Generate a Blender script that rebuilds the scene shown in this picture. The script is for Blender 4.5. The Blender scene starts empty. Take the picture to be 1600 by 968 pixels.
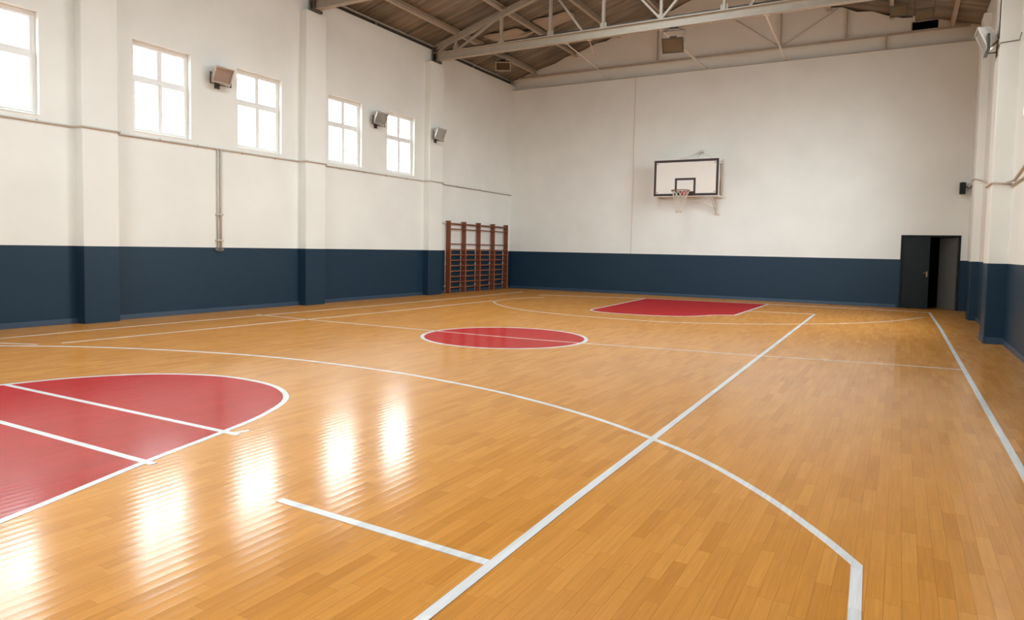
import bpy, math, random
from mathutils import Vector, Matrix
random.seed(7)
sc = bpy.context.scene
COL = sc.collection
PI = math.pi

# ------------------------------------------------------------------ dimensions
XL, XR, YD, YB = -13.775, 1.723, 24.37, -3.2      # inner faces of the walls
YG = 24.60                                         # recessed gable wall
ZB = 1.49                                          # top of the blue dado
WT = 0.28                                          # wall thickness
ZW = 8.10                                          # side wall height
ZLEDGE = 7.88
XC = (XL + XR) / 2
RIDGE, SLOPE = 10.62, 0.291
def roof_z(x): return RIDGE - SLOPE * abs(x - XC)

# ------------------------------------------------------------------ mesh helper
class MB:
    def __init__(s): s.v = []; s.f = []; s.smooth = []
    def add(s, vs, fs, smooth=False):
        o = len(s.v); s.v += [tuple(v) for v in vs]
        s.f += [tuple(i + o for i in f) for f in fs]; s.smooth += [smooth] * len(fs)
        return s
    def box(s, x0, x1, y0, y1, z0, z1, M=None):
        vs = [Vector((x, y, z)) for x in (x0, x1) for y in (y0, y1) for z in (z0, z1)]
        if M is not None: vs = [M @ v for v in vs]
        return s.add(vs, [(0, 1, 3, 2), (4, 6, 7, 5), (0, 4, 5, 1), (2, 3, 7, 6), (0, 2, 6, 4), (1, 5, 7, 3)])
    def cbox(s, c, size, M=None):
        return s.box(c[0]-size[0]/2, c[0]+size[0]/2, c[1]-size[1]/2, c[1]+size[1]/2, c[2]-size[2]/2, c[2]+size[2]/2, M)
    def bar(s, a, b, w, h, up=(0, 0, 1)):
        """rectangular bar from a to b: w across, h along 'up'"""
        a, b = Vector(a), Vector(b); d = (b - a).normalized(); u = Vector(up)
        if abs(d.dot(u)) > .98: u = Vector((1, 0, 0))
        r = d.cross(u).normalized(); u = r.cross(d).normalized()
        vs = [p + r * (i * w / 2) + u * (j * h / 2) for p in (a, b) for i, j in ((-1, -1), (1, -1), (1, 1), (-1, 1))]
        return s.add(vs, [(0, 3, 2, 1), (4, 5, 6, 7), (0, 1, 5, 4), (1, 2, 6, 5), (2, 3, 7, 6), (3, 0, 4, 7)])
    def ibeam(s, a, b, w, h, t, up=(0, 0, 1)):
        a, b = Vector(a), Vector(b); d = (b - a).normalized(); u = Vector(up)
        r = d.cross(u).normalized(); u = r.cross(d).normalized()
        p = [(-w/2, -h/2), (w/2, -h/2), (w/2, -h/2+t), (t/2, -h/2+t), (t/2, h/2-t), (w/2, h/2-t), (w/2, h/2), (-w/2, h/2), (-w/2, h/2-t), (-t/2, h/2-t), (-t/2, -h/2+t), (-w/2, -h/2+t)]
        n = len(p); vs = [q + r * i + u * j for q in (a, b) for i, j in p]
        return s.add(vs, [tuple(range(n))[::-1], tuple(range(n, 2*n))] + [(i, (i+1) % n, n + (i+1) % n, n + i) for i in range(n)])
    def cbeam(s, a, b, w, h, t, up=(0, 0, 1), flip=1):
        a, b = Vector(a), Vector(b); d = (b - a).normalized(); u = Vector(up)
        r = d.cross(u).normalized() * flip; u = u - d * u.dot(d); u.normalize()
        p = [(-w/2, -h/2), (w/2, -h/2), (w/2, -h/2+t), (-w/2+t, -h/2+t), (-w/2+t, h/2-t), (w/2, h/2-t), (w/2, h/2), (-w/2, h/2)]
        n = len(p); vs = [q + r * i + u * j for q in (a, b) for i, j in p]
        return s.add(vs, [tuple(range(n))[::-1], tuple(range(n, 2*n))] + [(i, (i+1) % n, n + (i+1) % n, n + i) for i in range(n)])
    def tube(s, pts, r, n=10, closed=False, cap=True):
        pts = [Vector(p) for p in pts]; N = len(pts); rings = []
        prev = None
        for i, p in enumerate(pts):
            if closed: d = (pts[(i+1) % N] - pts[i-1]).normalized()
            else:
                d = (pts[min(i+1, N-1)] - pts[max(i-1, 0)]).normalized()
            u = prev if prev is not None else (Vector((0, 0, 1)) if abs(d.z) < .9 else Vector((1, 0, 0)))
            u = (u - d * u.dot(d)).normalized(); prev = u
            w = d.cross(u)
            rings.append([p + (u * math.cos(2*PI*k/n) + w * math.sin(2*PI*k/n)) * r for k in range(n)])
        vs = [v for R in rings for v in R]; fs = []
        for i in range(N if closed else N-1):
            j = (i+1) % N
            for k in range(n):
                fs.append((i*n+k, i*n+(k+1) % n, j*n+(k+1) % n, j*n+k))
        if cap and not closed: fs += [tuple(range(n))[::-1], tuple(range((N-1)*n, N*n))]
        return s.add(vs, fs, True)
    def cyl(s, a, b, r, n=14): return s.tube([a, b], r, n)
    def frustum(s, lo, hi, M=None):
        """lo, hi: (x, y0, y1, z0, z1) rectangles facing +x"""
        vs = []
        for x, y0, y1, z0, z1 in (lo, hi): vs += [Vector(q) for q in ((x, y0, z0), (x, y1, z0), (x, y1, z1), (x, y0, z1))]
        if M is not None: vs = [M @ v for v in vs]
        return s.add(vs, [(0, 3, 2, 1), (4, 5, 6, 7), (0, 1, 5, 4), (1, 2, 6, 5), (2, 3, 7, 6), (3, 0, 4, 7)])
    def prism(s, poly, z0, z1):
        n = len(poly); vs = [(x, y, z0) for x, y in poly] + [(x, y, z1) for x, y in poly]
        return s.add(vs, [tuple(range(n))[::-1], tuple(range(n, 2*n))] + [(i, (i+1) % n, n + (i+1) % n, n+i) for i in range(n)])
    def ribbon(s, pts, w, z0, z1, closed=False):
        """flat painted band along a polyline, mitred at its corners"""
        P = [Vector((p[0], p[1])) for p in pts]; N = len(P); L = []; R = []
        for i in range(N):
            if closed: a, b = P[i-1], P[(i+1) % N]; d0 = (P[i]-a).normalized(); d1 = (b-P[i]).normalized()
            else:
                d0 = (P[i]-P[i-1]).normalized() if i else (P[1]-P[0]).normalized()
                d1 = (P[i+1]-P[i]).normalized() if i < N-1 else d0
            n0 = Vector((-d0.y, d0.x)); n1 = Vector((-d1.y, d1.x)); m = (n0+n1)
            m = m.normalized() if m.length > 1e-6 else n0
            k = 1 / max(.5, m.dot(n0))
            L.append(P[i] + m*k*w/2); R.append(P[i] - m*k*w/2)
        vs = []
        for i in range(N): vs += [(L[i].x, L[i].y, z0), (R[i].x, R[i].y, z0), (R[i].x, R[i].y, z1), (L[i].x, L[i].y, z1)]
        fs = []
        for i in range(N if closed else N-1):
            a = 4*i; b = 4*((i+1) % N)
            fs += [(a+3, a+2, b+2, b+3), (a, a+3, b+3, b), (a+1, b+1, b+2, a+2), (a, b, b+1, a+1)]
        if not closed: fs += [(0, 1, 2, 3), (4*N-4, 4*N-1, 4*N-2, 4*N-3)]
        return s.add(vs, fs)
    def build(s, name, m, parent=None, bevel=0, segs=2, loc=None):
        me = bpy.data.meshes.new(name); me.from_pydata(s.v, [], s.f); me.update()
        import bmesh
        for p, sm in zip(me.polygons, s.smooth): p.use_smooth = sm
        bm = bmesh.new(); bm.from_mesh(me); bmesh.ops.recalc_face_normals(bm, faces=bm.faces); bm.to_mesh(me); bm.free()
        o = bpy.data.objects.new(name, me); COL.objects.link(o)
        if m is not None: me.materials.append(m)
        if bevel:
            b = o.modifiers.new('Bevel', 'BEVEL'); b.width = bevel; b.segments = segs; b.limit_method = 'ANGLE'; b.angle_limit = math.radians(40)
        if parent is not None: o.parent = parent
        if loc is not None: o.location = loc
        return o

def tag(o, label=None, cat=None, group=None, kind=None):
    if label: o['label'] = label
    if cat: o['category'] = cat
    if group: o['group'] = group
    if kind: o['kind'] = kind
    return o
def empty(name, loc=(0, 0, 0), rot=(0, 0, 0)):
    o = bpy.data.objects.new(name, None); COL.objects.link(o)
    o.location = loc; o.rotation_euler = rot; o.empty_display_size = .2
    return o
def copy_tree(o, parent=None):
    c = o.copy(); COL.objects.link(c)
    if parent is not None: c.parent = parent
    for ch in list(o.children): copy_tree(ch, c)
    return c

# ------------------------------------------------------------------ materials
def mat(name, col, rough=.5, metal=0., spec=.5, bump=0., bscale=20., var=0., vscale=3.):
    m = bpy.data.materials.new(name); m.use_nodes = True
    nt = m.node_tree; b = nt.nodes['Principled BSDF']
    b.inputs['Base Color'].default_value = (*col, 1); b.inputs['Roughness'].default_value = rough
    b.inputs['Metallic'].default_value = metal; b.inputs['Specular IOR Level'].default_value = spec
    tc = nt.nodes.new('ShaderNodeTexCoord')
    if var:
        n = nt.nodes.new('ShaderNodeTexNoise'); n.inputs['Scale'].default_value = vscale; n.inputs['Detail'].default_value = 6
        nt.links.new(tc.outputs['Object'], n.inputs['Vector'])
        mr = nt.nodes.new('ShaderNodeMapRange'); mr.inputs[3].default_value = 1-var; mr.inputs[4].default_value = 1+var
        nt.links.new(n.outputs['Fac'], mr.inputs[0])
        mx = nt.nodes.new('ShaderNodeMix'); mx.data_type = 'RGBA'; mx.blend_type = 'MULTIPLY'; mx.inputs[0].default_value = 1
        mx.inputs[6].default_value = (*col, 1); nt.links.new(mr.outputs[0], mx.inputs[7]); nt.links.new(mx.outputs[2], b.inputs['Base Color'])
    if bump:
        n = nt.nodes.new('ShaderNodeTexNoise'); n.inputs['Scale'].default_value = bscale; n.inputs['Detail'].default_value = 5
        nt.links.new(tc.outputs['Object'], n.inputs['Vector'])
        bp = nt.nodes.new('ShaderNodeBump'); bp.inputs['Strength'].default_value = bump; bp.inputs['Distance'].default_value = .01
        nt.links.new(n.outputs['Fac'], bp.inputs['Height']); nt.links.new(bp.outputs[0], b.inputs['Normal'])
    return m

def wall_material(name, white, blue):
    """plaster painted off-white above and glossy dark blue below the dado line"""
    m = mat(name, white, .55, bump=.12, bscale=9.)
    nt = m.node_tree; b = nt.nodes['Principled BSDF']; N = nt.nodes.new; L = nt.links.new
    geo = N('ShaderNodeNewGeometry'); sp = N('ShaderNodeSeparateXYZ'); L(geo.outputs['Position'], sp.inputs[0])
    gt = N('ShaderNodeMath'); gt.operation = 'GREATER_THAN'; gt.inputs[1].default_value = ZB; L(sp.outputs['Z'], gt.inputs[0])
    n = N('ShaderNodeTexNoise'); n.inputs['Scale'].default_value = .9; n.inputs['Detail'].default_value = 7; L(geo.outputs['Position'], n.inputs['Vector'])
    mr = N('ShaderNodeMapRange'); mr.inputs[1].default_value = .3; mr.inputs[2].default_value = .7; mr.inputs[3].default_value = .96; mr.inputs[4].default_value = 1.03; L(n.outputs['Fac'], mr.inputs[0])
    mx = N('ShaderNodeMix'); mx.data_type = 'RGBA'; mx.inputs[6].default_value = (*blue, 1); mx.inputs[7].default_value = (*white, 1); L(gt.outputs[0], mx.inputs[0])
    mm = N('ShaderNodeMix'); mm.data_type = 'RGBA'; mm.blend_type = 'MULTIPLY'; mm.inputs[0].default_value = 1; L(mx.outputs[2], mm.inputs[6]); L(mr.outputs[0], mm.inputs[7])
    L(mm.outputs[2], b.inputs['Base Color'])
    rr = N('ShaderNodeMapRange'); b.inputs['Specular IOR Level'].default_value = .22; rr.inputs[3].default_value = .42; rr.inputs[4].default_value = .6; L(gt.outputs[0], rr.inputs[0]); L(rr.outputs[0], b.inputs['Roughness'])
    return m

def floor_material(name, paint=None, wear=0.):
    """varnished strip parquet laid along Y; 'paint' covers it with a colour that keeps the board joints"""
    W, LEN = .0735, .46
    m = bpy.data.materials.new(name); m.use_nodes = True; nt = m.node_tree
    b = nt.nodes['Principled BSDF']; N = nt.nodes.new; L = nt.links.new
    def M(op, a, c=None, d=None):
        n = N('ShaderNodeMath'); n.operation = op
        for i, q in enumerate((a, c, d)):
            if q is None: continue
            if isinstance(q, (int, float)): n.inputs[i].default_value = q
            else: L(q, n.inputs[i])
        return n.outputs[0]
    geo = N('ShaderNodeNewGeometry'); sp = N('ShaderNodeSeparateXYZ'); L(geo.outputs['Position'], sp.inputs[0])
    X, Y = sp.outputs['X'], sp.outputs['Y']
    xs = M('DIVIDE', X, W); row = M('FLOOR', xs); fx = M('FRACT', xs)
    wn = N('ShaderNodeTexWhiteNoise'); wn.noise_dimensions = '1D'; L(row, wn.inputs['W'])
    ys = M('ADD', M('DIVIDE', Y, LEN), M('MULTIPLY', wn.outputs['Value'], 7.3)); seg = M('FLOOR', ys); fy = M('FRACT', ys)
    cmb = N('ShaderNodeCombineXYZ'); L(row, cmb.inputs[0]); L(seg, cmb.inputs[1])
    wn2 = N('ShaderNodeTexWhiteNoise'); wn2.noise_dimensions = '3D'; L(cmb.outputs[0], wn2.inputs['Vector'])
    ramp = N('ShaderNodeValToRGB'); cr = ramp.color_ramp
    cols = [(0, (.55, .224, .042)), (.25, (.605, .254, .049)), (.65, (.63, .268, .054)), (1, (.67, .295, .064))]
    cr.elements[0].position = 0; cr.elements[0].color = (*cols[0][1], 1); cr.elements[1].position = 1; cr.elements[1].color = (*cols[3][1], 1)
    for p, c in cols[1:3]: e = cr.elements.new(p); e.color = (*c, 1)
    L(wn2.outputs['Value'], ramp.inputs[0])
    # grain stretched along the boards
    mp = N('ShaderNodeMapping'); mp.inputs['Scale'].default_value = (55, 2.6, 1); L(geo.outputs['Position'], mp.inputs[0])
    add = N('ShaderNodeVectorMath'); add.operation = 'ADD'; L(mp.outputs[0], add.inputs[0]); L(wn2.outputs['Color'], add.inputs[1])
    gn = N('ShaderNodeTexNoise'); gn.inputs['Scale'].default_value = 1; gn.inputs['Detail'].default_value = 4; gn.inputs['Distortion'].default_value = .6; L(add.outputs[0], gn.inputs['Vector'])
    gm = N('ShaderNodeMapRange'); gm.inputs[1].default_value = .3; gm.inputs[2].default_value = .7; gm.inputs[3].default_value = .90; gm.inputs[4].default_value = 1.06; L(gn.outputs['Fac'], gm.inputs[0])
    # joints
    dx = M('MULTIPLY', M('MINIMUM', fx, M('SUBTRACT', 1, fx)), W); dy = M('MULTIPLY', M('MINIMUM', fy, M('SUBTRACT', 1, fy)), LEN)
    joint = M('MAXIMUM', M('LESS_THAN', dx, .0011), M('LESS_THAN', dy, .0010))
    dark = M('MULTIPLY_ADD', joint, -.34 if paint is None or paint[1] < .3 else -.10, 1.0)
    mul = N('ShaderNodeMix'); mul.data_type = 'RGBA'; mul.blend_type = 'MULTIPLY'; mul.inputs[0].default_value = 1
    L(M('MULTIPLY', gm.outputs[0], dark), mul.inputs[7])
    if paint is None:
        L(ramp.outputs[0], mul.inputs[6])
    else:
        pm = N('ShaderNodeMapRange'); pm.inputs[3].default_value = .93; pm.inputs[4].default_value = 1.05; L(wn2.outputs['Value'], pm.inputs[0])
        pc = N('ShaderNodeMix'); pc.data_type = 'RGBA'; pc.blend_type = 'MULTIPLY'; pc.inputs[0].default_value = 1; pc.inputs[6].default_value = (*paint, 1); L(pm.outputs[0], pc.inputs[7])
        L(pc.outputs[2], mul.inputs[6])
    L(mul.outputs[2], b.inputs['Base Color'])
    # varnish: slightly uneven gloss, boards a little cupped
    rn = N('ShaderNodeTexNoise'); rn.inputs['Scale'].default_value = 1.3; rn.inputs['Detail'].default_value = 5; L(geo.outputs['Position'], rn.inputs['Vector'])
    rm = N('ShaderNodeMapRange'); rm.inputs[1].default_value = .3; rm.inputs[2].default_value = .7; rm.inputs[3].default_value = FLOOR_R[0]; rm.inputs[4].default_value = FLOOR_R[1]; L(rn.outputs['Fac'], rm.inputs[0])
    L(rm.outputs[0], b.inputs['Roughness'])
    b.inputs['Specular IOR Level'].default_value = 0
    F0, FMAX = (.024, .40) if paint is None or paint[1] > .3 else (.014, .22)
    cup = M('MULTIPLY', M('POWER', M('ABSOLUTE', M('SUBTRACT', fx, .5)), 2), FLOOR_CUP)
    hgt = M('ADD', M('ADD', cup, M('MULTIPLY', wn2.outputs['Value'], .00001)), M('MULTIPLY', gn.outputs['Fac'], .000012))
    hgt = M('SUBTRACT', hgt, M('MULTIPLY', joint, .0001))
    bp = N('ShaderNodeBump'); bp.inputs['Strength'].default_value = 1; bp.inputs['Distance'].default_value = 1.0
    L(hgt, bp.inputs['Height']); L(bp.outputs[0], b.inputs['Normal'])
    # varnish layer: Fresnel sheen, capped so that it never turns into a full mirror at grazing angles
    gl = N('ShaderNodeBsdfGlossy'); L(rm.outputs[0], gl.inputs['Roughness']); L(bp.outputs[0], gl.inputs['Normal'])
    dt = N('ShaderNodeVectorMath'); dt.operation = 'DOT_PRODUCT'; L(geo.outputs['Normal'], dt.inputs[0]); L(geo.outputs['Incoming'], dt.inputs[1])
    om = M('SUBTRACT', 1.0, M('ABSOLUTE', dt.outputs['Value']))
    fr = M('MINIMUM', M('MULTIPLY_ADD', M('POWER', om, 5.0), 1-F0, F0), FMAX)
    ms = N('ShaderNodeMixShader'); L(fr, ms.inputs[0]); L(b.outputs[0], ms.inputs[1]); L(gl.outputs[0], ms.inputs[2])
    L(ms.outputs[0], nt.nodes['Material Output'].inputs['Surface'])
    return m
FLOOR_R = (.135, .18); FLOOR_CUP = .0012

M_wall = wall_material('painted_plaster', (.775, .77, .725), (.0125, .034, .059))
M_plain = mat('offwhite_plaster', (.83, .80, .74), .7, bump=.15, bscale=7, var=.05, vscale=1.2)
M_base = mat('blue_skirting', (.026, .055, .095), .4)
M_floor = floor_material('parquet')
M_red = floor_material('red_court_paint', (.42, .024, .022))
M_white = floor_material('white_court_paint', (.74, .74, .74))
M_wornline = floor_material('worn_court_paint', (.72, .63, .54))
M_pvc = mat('white_window_frame', (.80, .79, .77), .35)
M_steel = mat('beige_steel', (.42, .365, .295), .5, var=.12, vscale=4)
M_purlin = mat('purlin_steel', (.46, .395, .32), .55, var=.15, vscale=3)
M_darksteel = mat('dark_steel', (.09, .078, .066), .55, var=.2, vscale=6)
M_pipe = mat('painted_conduit', (.50, .44, .375), .5, var=.08, vscale=8)
M_pipelite = mat('light_conduit', (.68, .62, .55), .5)
M_black = mat('black_plastic', (.008, .008, .008), .45)
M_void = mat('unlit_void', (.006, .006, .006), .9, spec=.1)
M_wood = mat('red_brown_varnished_wood', (.18, .048, .018), .38, var=.25, vscale=9)
M_woodlite = mat('pale_orange_wood', (.29, .088, .032), .38, var=.25, vscale=12)  # paler tone for the lower front posts and rungs
M_alu = mat('cast_aluminium', (.55, .52, .47), .38, metal=.6, var=.15, vscale=10)
M_housing = mat('floodlight_housing', (.05, .042, .034), .5, metal=.3, var=.2, vscale=14)
M_reflector = mat('bright_reflector', (.80, .78, .74), .45, metal=.45)
M_dullref = mat('dull_reflector', (.05, .043, .035), .3, metal=.5)
M_lamp = mat('lamp_tube', (.9, .88, .84), .15)
M_board = mat('backboard_paint', (.78, .735, .67), .4, var=.03, vscale=3)
M_boardedge = mat('backboard_edge', (.70, .65, .58), .5)
M_maroon = mat('dark_brown_line', (.033, .014, .010), .5)
M_ring = mat('rim_paint', (.20, .085, .05), .4)
M_redpaint = mat('red_bracket_paint', (.50, .05, .05), .4)
M_net = mat('net_cord', (.70, .64, .55), .8)
M_whitemetal = mat('offwhite_metal', (.66, .61, .54), .4)
M_door = mat('dark_blue_door', (.0045, .009, .011), .5, spec=.25, var=.15, vscale=2)
M_doorgrey = mat('grey_door', (.10, .092, .082), .5, var=.12, vscale=2.5)
M_brass = mat('worn_metal_handle', (.35, .27, .17), .35, metal=.8)
M_insul = mat('torn_lining_sheet', (.40, .33, .26), .7, var=.12, vscale=4)

def roof_mat():
    m = mat('weathered_roof_sheet', (.14, .112, .085), .6)
    nt = m.node_tree; b = nt.nodes['Principled BSDF']; N = nt.nodes.new; L = nt.links.new
    tc = N('ShaderNodeTexCoord'); mp = N('ShaderNodeMapping'); mp.inputs['Scale'].default_value = (.5, 7, .5); L(tc.outputs['Object'], mp.inputs[0])
    n = N('ShaderNodeTexNoise'); n.inputs['Scale'].default_value = 1.0; n.inputs['Detail'].default_value = 6; L(mp.outputs[0], n.inputs['Vector'])
    n2 = N('ShaderNodeTexNoise'); n2.inputs['Scale'].default_value = .35; n2.inputs['Detail'].default_value = 3; L(tc.outputs['Object'], n2.inputs['Vector'])
    ad = N('ShaderNodeMath'); ad.operation = 'ADD'; L(n.outputs['Fac'], ad.inputs[0]); L(n2.outputs['Fac'], ad.inputs[1])
    r = N('ShaderNodeValToRGB'); r.color_ramp.elements[0].position = .38; r.color_ramp.elements[0].color = (.105, .092, .075, 1)
    r.color_ramp.elements[1].position = .62; r.color_ramp.elements[1].color = (.31, .265, .21, 1)
    hf = N('ShaderNodeMath'); hf.operation = 'MULTIPLY'; hf.inputs[1].default_value = .5; L(ad.outputs[0], hf.inputs[0]); L(hf.outputs[0], r.inputs[0])
    L(r.outputs[0], b.inputs['Base Color'])
    return m
M_roof = roof_mat()

def glass_mat(name, tint=(.96, .97, .97)):
    m = bpy.data.materials.new(name); m.use_nodes = True; nt = m.node_tree
    for n in list(nt.nodes): nt.nodes.remove(n)
    N = nt.nodes.new; L = nt.links.new
    o = N('ShaderNodeOutputMaterial'); t = N('ShaderNodeBsdfTransparent'); g = N('ShaderNodeBsdfGlossy'); g.inputs['Roughness'].default_value = .03
    t.inputs['Color'].default_value = (*tint, 1)
    lw = N('ShaderNodeNewGeometry'); dt = N('ShaderNodeVectorMath'); dt.operation = 'DOT_PRODUCT'; L(lw.outputs['Normal'], dt.inputs[0]); L(lw.outputs['Incoming'], dt.inputs[1])
    ab = N('ShaderNodeMath'); ab.operation = 'ABSOLUTE'; L(dt.outputs['Value'], ab.inputs[0])
    om = N('ShaderNodeMath'); om.operation = 'SUBTRACT'; om.inputs[0].default_value = 1; L(ab.outputs[0], om.inputs[1])
    pw = N('ShaderNodeMath'); pw.operation = 'POWER'; pw.inputs[1].default_value = 5; L(om.outputs[0], pw.inputs[0])
    ma = N('ShaderNodeMath'); ma.operation = 'MULTIPLY_ADD'; ma.inputs[1].default_value = .92; ma.inputs[2].default_value = .06; L(pw.outputs[0], ma.inputs[0])
    mx = N('ShaderNodeMixShader'); L(ma.outputs[0], mx.inputs[0]); L(t.outputs[0], mx.inputs[1]); L(g.outputs[0], mx.inputs[2]); L(mx.outputs[0], o.inputs[0])
    return m
M_glass = glass_mat('window_glass')
M_skyglass = glass_mat('tinted_fill_glass', (.72, .73, .73))

# ------------------------------------------------------------------ floor and court markings
fl = MB().box(XL-WT, XR+WT, YB-WT, YG+2.6, -.12, 0).build('floor', M_floor)
tag(fl, 'varnished strip parquet sports floor marked with court lines', 'floor', kind='structure')

def spline(pts, n=10, closed=False):
    P = [Vector((p[0], p[1])) for p in pts]; N = len(P); out = []
    for i in range(N if closed else N-1):
        if closed: a, b, c, d = P[i-1], P[i], P[(i+1) % N], P[(i+2) % N]
        else: a, b, c, d = P[max(i-1, 0)], P[i], P[i+1], P[min(i+2, N-1)]
        for k in range(n):
            t = k / n
            out.append(.5*((2*b) + (c-a)*t + (2*a-5*b+4*c-d)*t*t + (3*b-a-3*c+d)*t**3))
    if not closed: out.append(P[-1])
    return [(p.x, p.y) for p in out]
Z1, Z2 = .0012, .0022
def line(name, pts, w, m=None, closed=False, z=Z2, label=None):
    NLINE[0] += 1
    o = MB().ribbon(pts, w, .0002, z + .00012*NLINE[0], closed).build(name, m or M_white, fl)
    if label: o['label'] = label
    return o
def paint(name, poly, label=None):
    o = MB().prism(poly, .0001, Z1).build(name, M_red, fl)
    if label: o['label'] = label
    return o
LW = .058
NLINE = [0]
# centre circle
CC, CR = (-6.18, 10.79), 1.475
circ = [(CC[0]+CR*math.cos(a), CC[1]+CR*math.sin(a)) for a in [2*PI*k/96 for k in range(96)]]
paint('centre_circle_paint', [(CC[0]+(CR-.03)*math.cos(a), CC[1]+(CR-.03)*math.sin(a)) for a in [2*PI*k/96 for k in range(96)]], 'red disc of the centre circle')
line('centre_circle_line', circ, LW*1.15, closed=True, label='white ring around the red centre disc')
half = spline([(-12.6, 10.73), (-11.0, 10.70), (-8.0, 10.735), (-6.5, 10.75), (-4.66, 10.885), (-1.73, 11.27), (-.66, 11.47), (.84, 11.665)], 6)
line('halfway_line', half, .05, M_wornline, z=Z2+.0004)
# near key and its round end
key = [(-4.12, .9), (-4.377, 1.934), (-4.712, 3.008), (-4.93, 3.829), (-5.14, 4.47), (-5.497, 5.057), (-6.05, 5.41), (-6.72, 5.51), (-7.25, 5.42), (-7.83, 5.09), (-8.29, 4.50), (-8.52, 3.80), (-8.72, 3.0), (-9.02, 1.934), (-9.3, .9), (-9.55, 0), (-9.8, -1.1)]
key = [(-3.55, -1.1), (-3.85, 0)] + key
kp = spline(key, 5)
paint('near_key_paint', kp, 'red painted key in the foreground')
line('near_key_line', kp, LW, label='white outline of the near red key')
line('free_throw_line', [(-8.50, 3.835), (-4.76, 3.862)], LW*.95, z=Z2+.0004)
line('key_cross_line', [(-8.70, 3.017), (-4.62, 3.017)], LW*.95, z=Z2+.0004)
line('key_hash_mark', [(-4.79, 4.0), (-4.835, 3.87)], LW*.8)
# arcs
arc = spline([(-12.5, 4.55), (-11.67, 5.205), (-10.75, 5.79), (-9.80, 6.22), (-8.55, 6.63), (-7.28, 6.86), (-5.72, 6.885), (-4.6, 6.75), (-3.63, 6.53), (-2.6, 6.14), (-1.76, 5.67), (-1.22, 5.27), (-.70, 4.73), (-.335, 4.25), (-.128, 3.93)], 8)
line('three_point_line', arc + [(-.108, 3.33), (-.07, 2.0), (-.05, -1.1)], LW*.95, label='long white three-point arc bending straight at the right')
farc = spline([(-10.2, 20.4), (-10.62, 19.7), (-10.72, 18.9), (-10.55, 17.76), (-9.6, 16.6), (-8.46, 15.82), (-6.8, 15.36), (-5.17, 15.3), (-4.4, 15.4), (-3.2, 15.97), (-2.1, 16.8), (-1.06, 17.84), (-.12, 19.28), (.58, 21.0)], 8)
line('far_three_point_line', farc, .05, M_wornline)
# far key
fk = [(-7.42, 22.5), (-7.2, 17.9)] + spline([(-7.2, 17.5), (-7.1, 17.02), (-6.62, 16.65), (-5.62, 16.62), (-4.6, 16.98), (-4.1, 17.85)], 6) + [(-3.63, 18.2), (-3.56, 22.87)]
paint('far_key_paint', fk + [(-5.4, 22.75)], 'red painted key below the far hoop')
line('far_key_line', fk, .055, label='white outline of the far red key')
line('far_base_line', [(-10.9, 21.4), (-7.42, 22.5), (-3.56, 22.87), (-.57, 23.1), (.80, 22.95)], .05, M_wornline)
line('far_cross_line', [(-3.55, 19.72), (-1.93, 20.03)], .05, M_wornline)
# lengthwise lines
line('right_sideline', [(.79, 22.95), (.845, 18), (.858, 12.4), (.866, 6.2), (.866, -1.1)], LW, label='white sideline along the right wall')
line('long_inner_line', [(-1.925, 20.03), (-1.885, 16.0), (-1.79, 7.5), (-1.757, 4.0), (-1.725, 2.35), (-1.70, 0), (-1.70, -1.1)], LW, label='long white line running from the foreground to the far wall')
line('inner_hash_line', [(-3.32, 3.003), (-2.46, 2.974), (-1.75, 2.949)], LW)
line('left_sideline', [(-12.52, 3.0), (-12.54, 6.9), (-12.5, 8.2), (-12.35, 11.2), (-12.16, 14.6), (-12.12, 20.0), (-12.1, 22.4)], .05, M_wornline)
line('left_inner_line', [(-11.28, 5.88), (-11.2, 7.4), (-11.05, 10.0), (-10.85, 13.0), (-10.8, 16.0), (-10.74, 18.0)], .05, M_wornline)
line('left_hash_line', [(-12.3, 5.2), (-11.41, 5.589)], .05, M_wornline)

# ------------------------------------------------------------------ walls
WZ0, WZ1 = 3.85, 5.712
LEFT_W = [(-2.6, -1.27), (-.1, 1.23), (3.0, 4.33), (5.525, 6.855), (8.62, 9.945), (11.165, 12.51), (14.165, 15.50), (16.655, 18.0)]  # nearest ones are added out of view for more daylight
RIGHT_W = [(13.3, 14.62), (16.38, 19.55)]
END_W = [(-9.0, -4.2)]; EZ0, EZ1 = 3.5, 7.1  # unseen end window, added to brighten the far wall
RZ0, RZ1 = 4.0, 7.0
RZB = {1: (2.3, 7.5)}                              # sill and head of the taller far window, added unseen for light
def wall_grid(name, x0, x1, holes, ztop, y0, y1, h0, h1, tall={}):
    ys = sorted({y0, y1, *[h for w in holes for h in w]}); zs = sorted({-.1, h0, h1, ztop, *[z for t in tall.values() for z in t]})
    mb = MB(); idx = {}
    def vi(i, j, s):
        k = (i, j, s)
        if k not in idx: idx[k] = len(mb.v); mb.v.append(((x0, x1)[s], ys[i], zs[j]))
        return idx[k]
    def solid(i, j):
        if not (0 <= i < len(ys)-1 and 0 <= j < len(zs)-1): return False
        for q, (a, b) in enumerate(holes):
            ha, hb = tall.get(q, (h0, h1))
            if abs(ys[i]-a) < 1e-6 and ha-1e-6 <= zs[j] < hb-1e-6: return False
        return True
    for i in range(len(ys)-1):
        for j in range(len(zs)-1):
            if not solid(i, j): continue
            for s in (0, 1): mb.f.append((vi(i, j, s), vi(i+1, j, s), vi(i+1, j+1, s), vi(i, j+1, s))); mb.smooth.append(False)
            for di, dj, a, b in ((-1, 0, (i, j), (i, j+1)), (1, 0, (i+1, j), (i+1, j+1)), (0, -1, (i, j), (i+1, j)), (0, 1, (i, j+1), (i+1, j+1))):
                if not solid(i+di, j+dj):
                    mb.f.append((vi(*a, 0), vi(*b, 0), vi(*b, 1), vi(*a, 1))); mb.smooth.append(False)
    return mb.build(name, M_wall)
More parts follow.
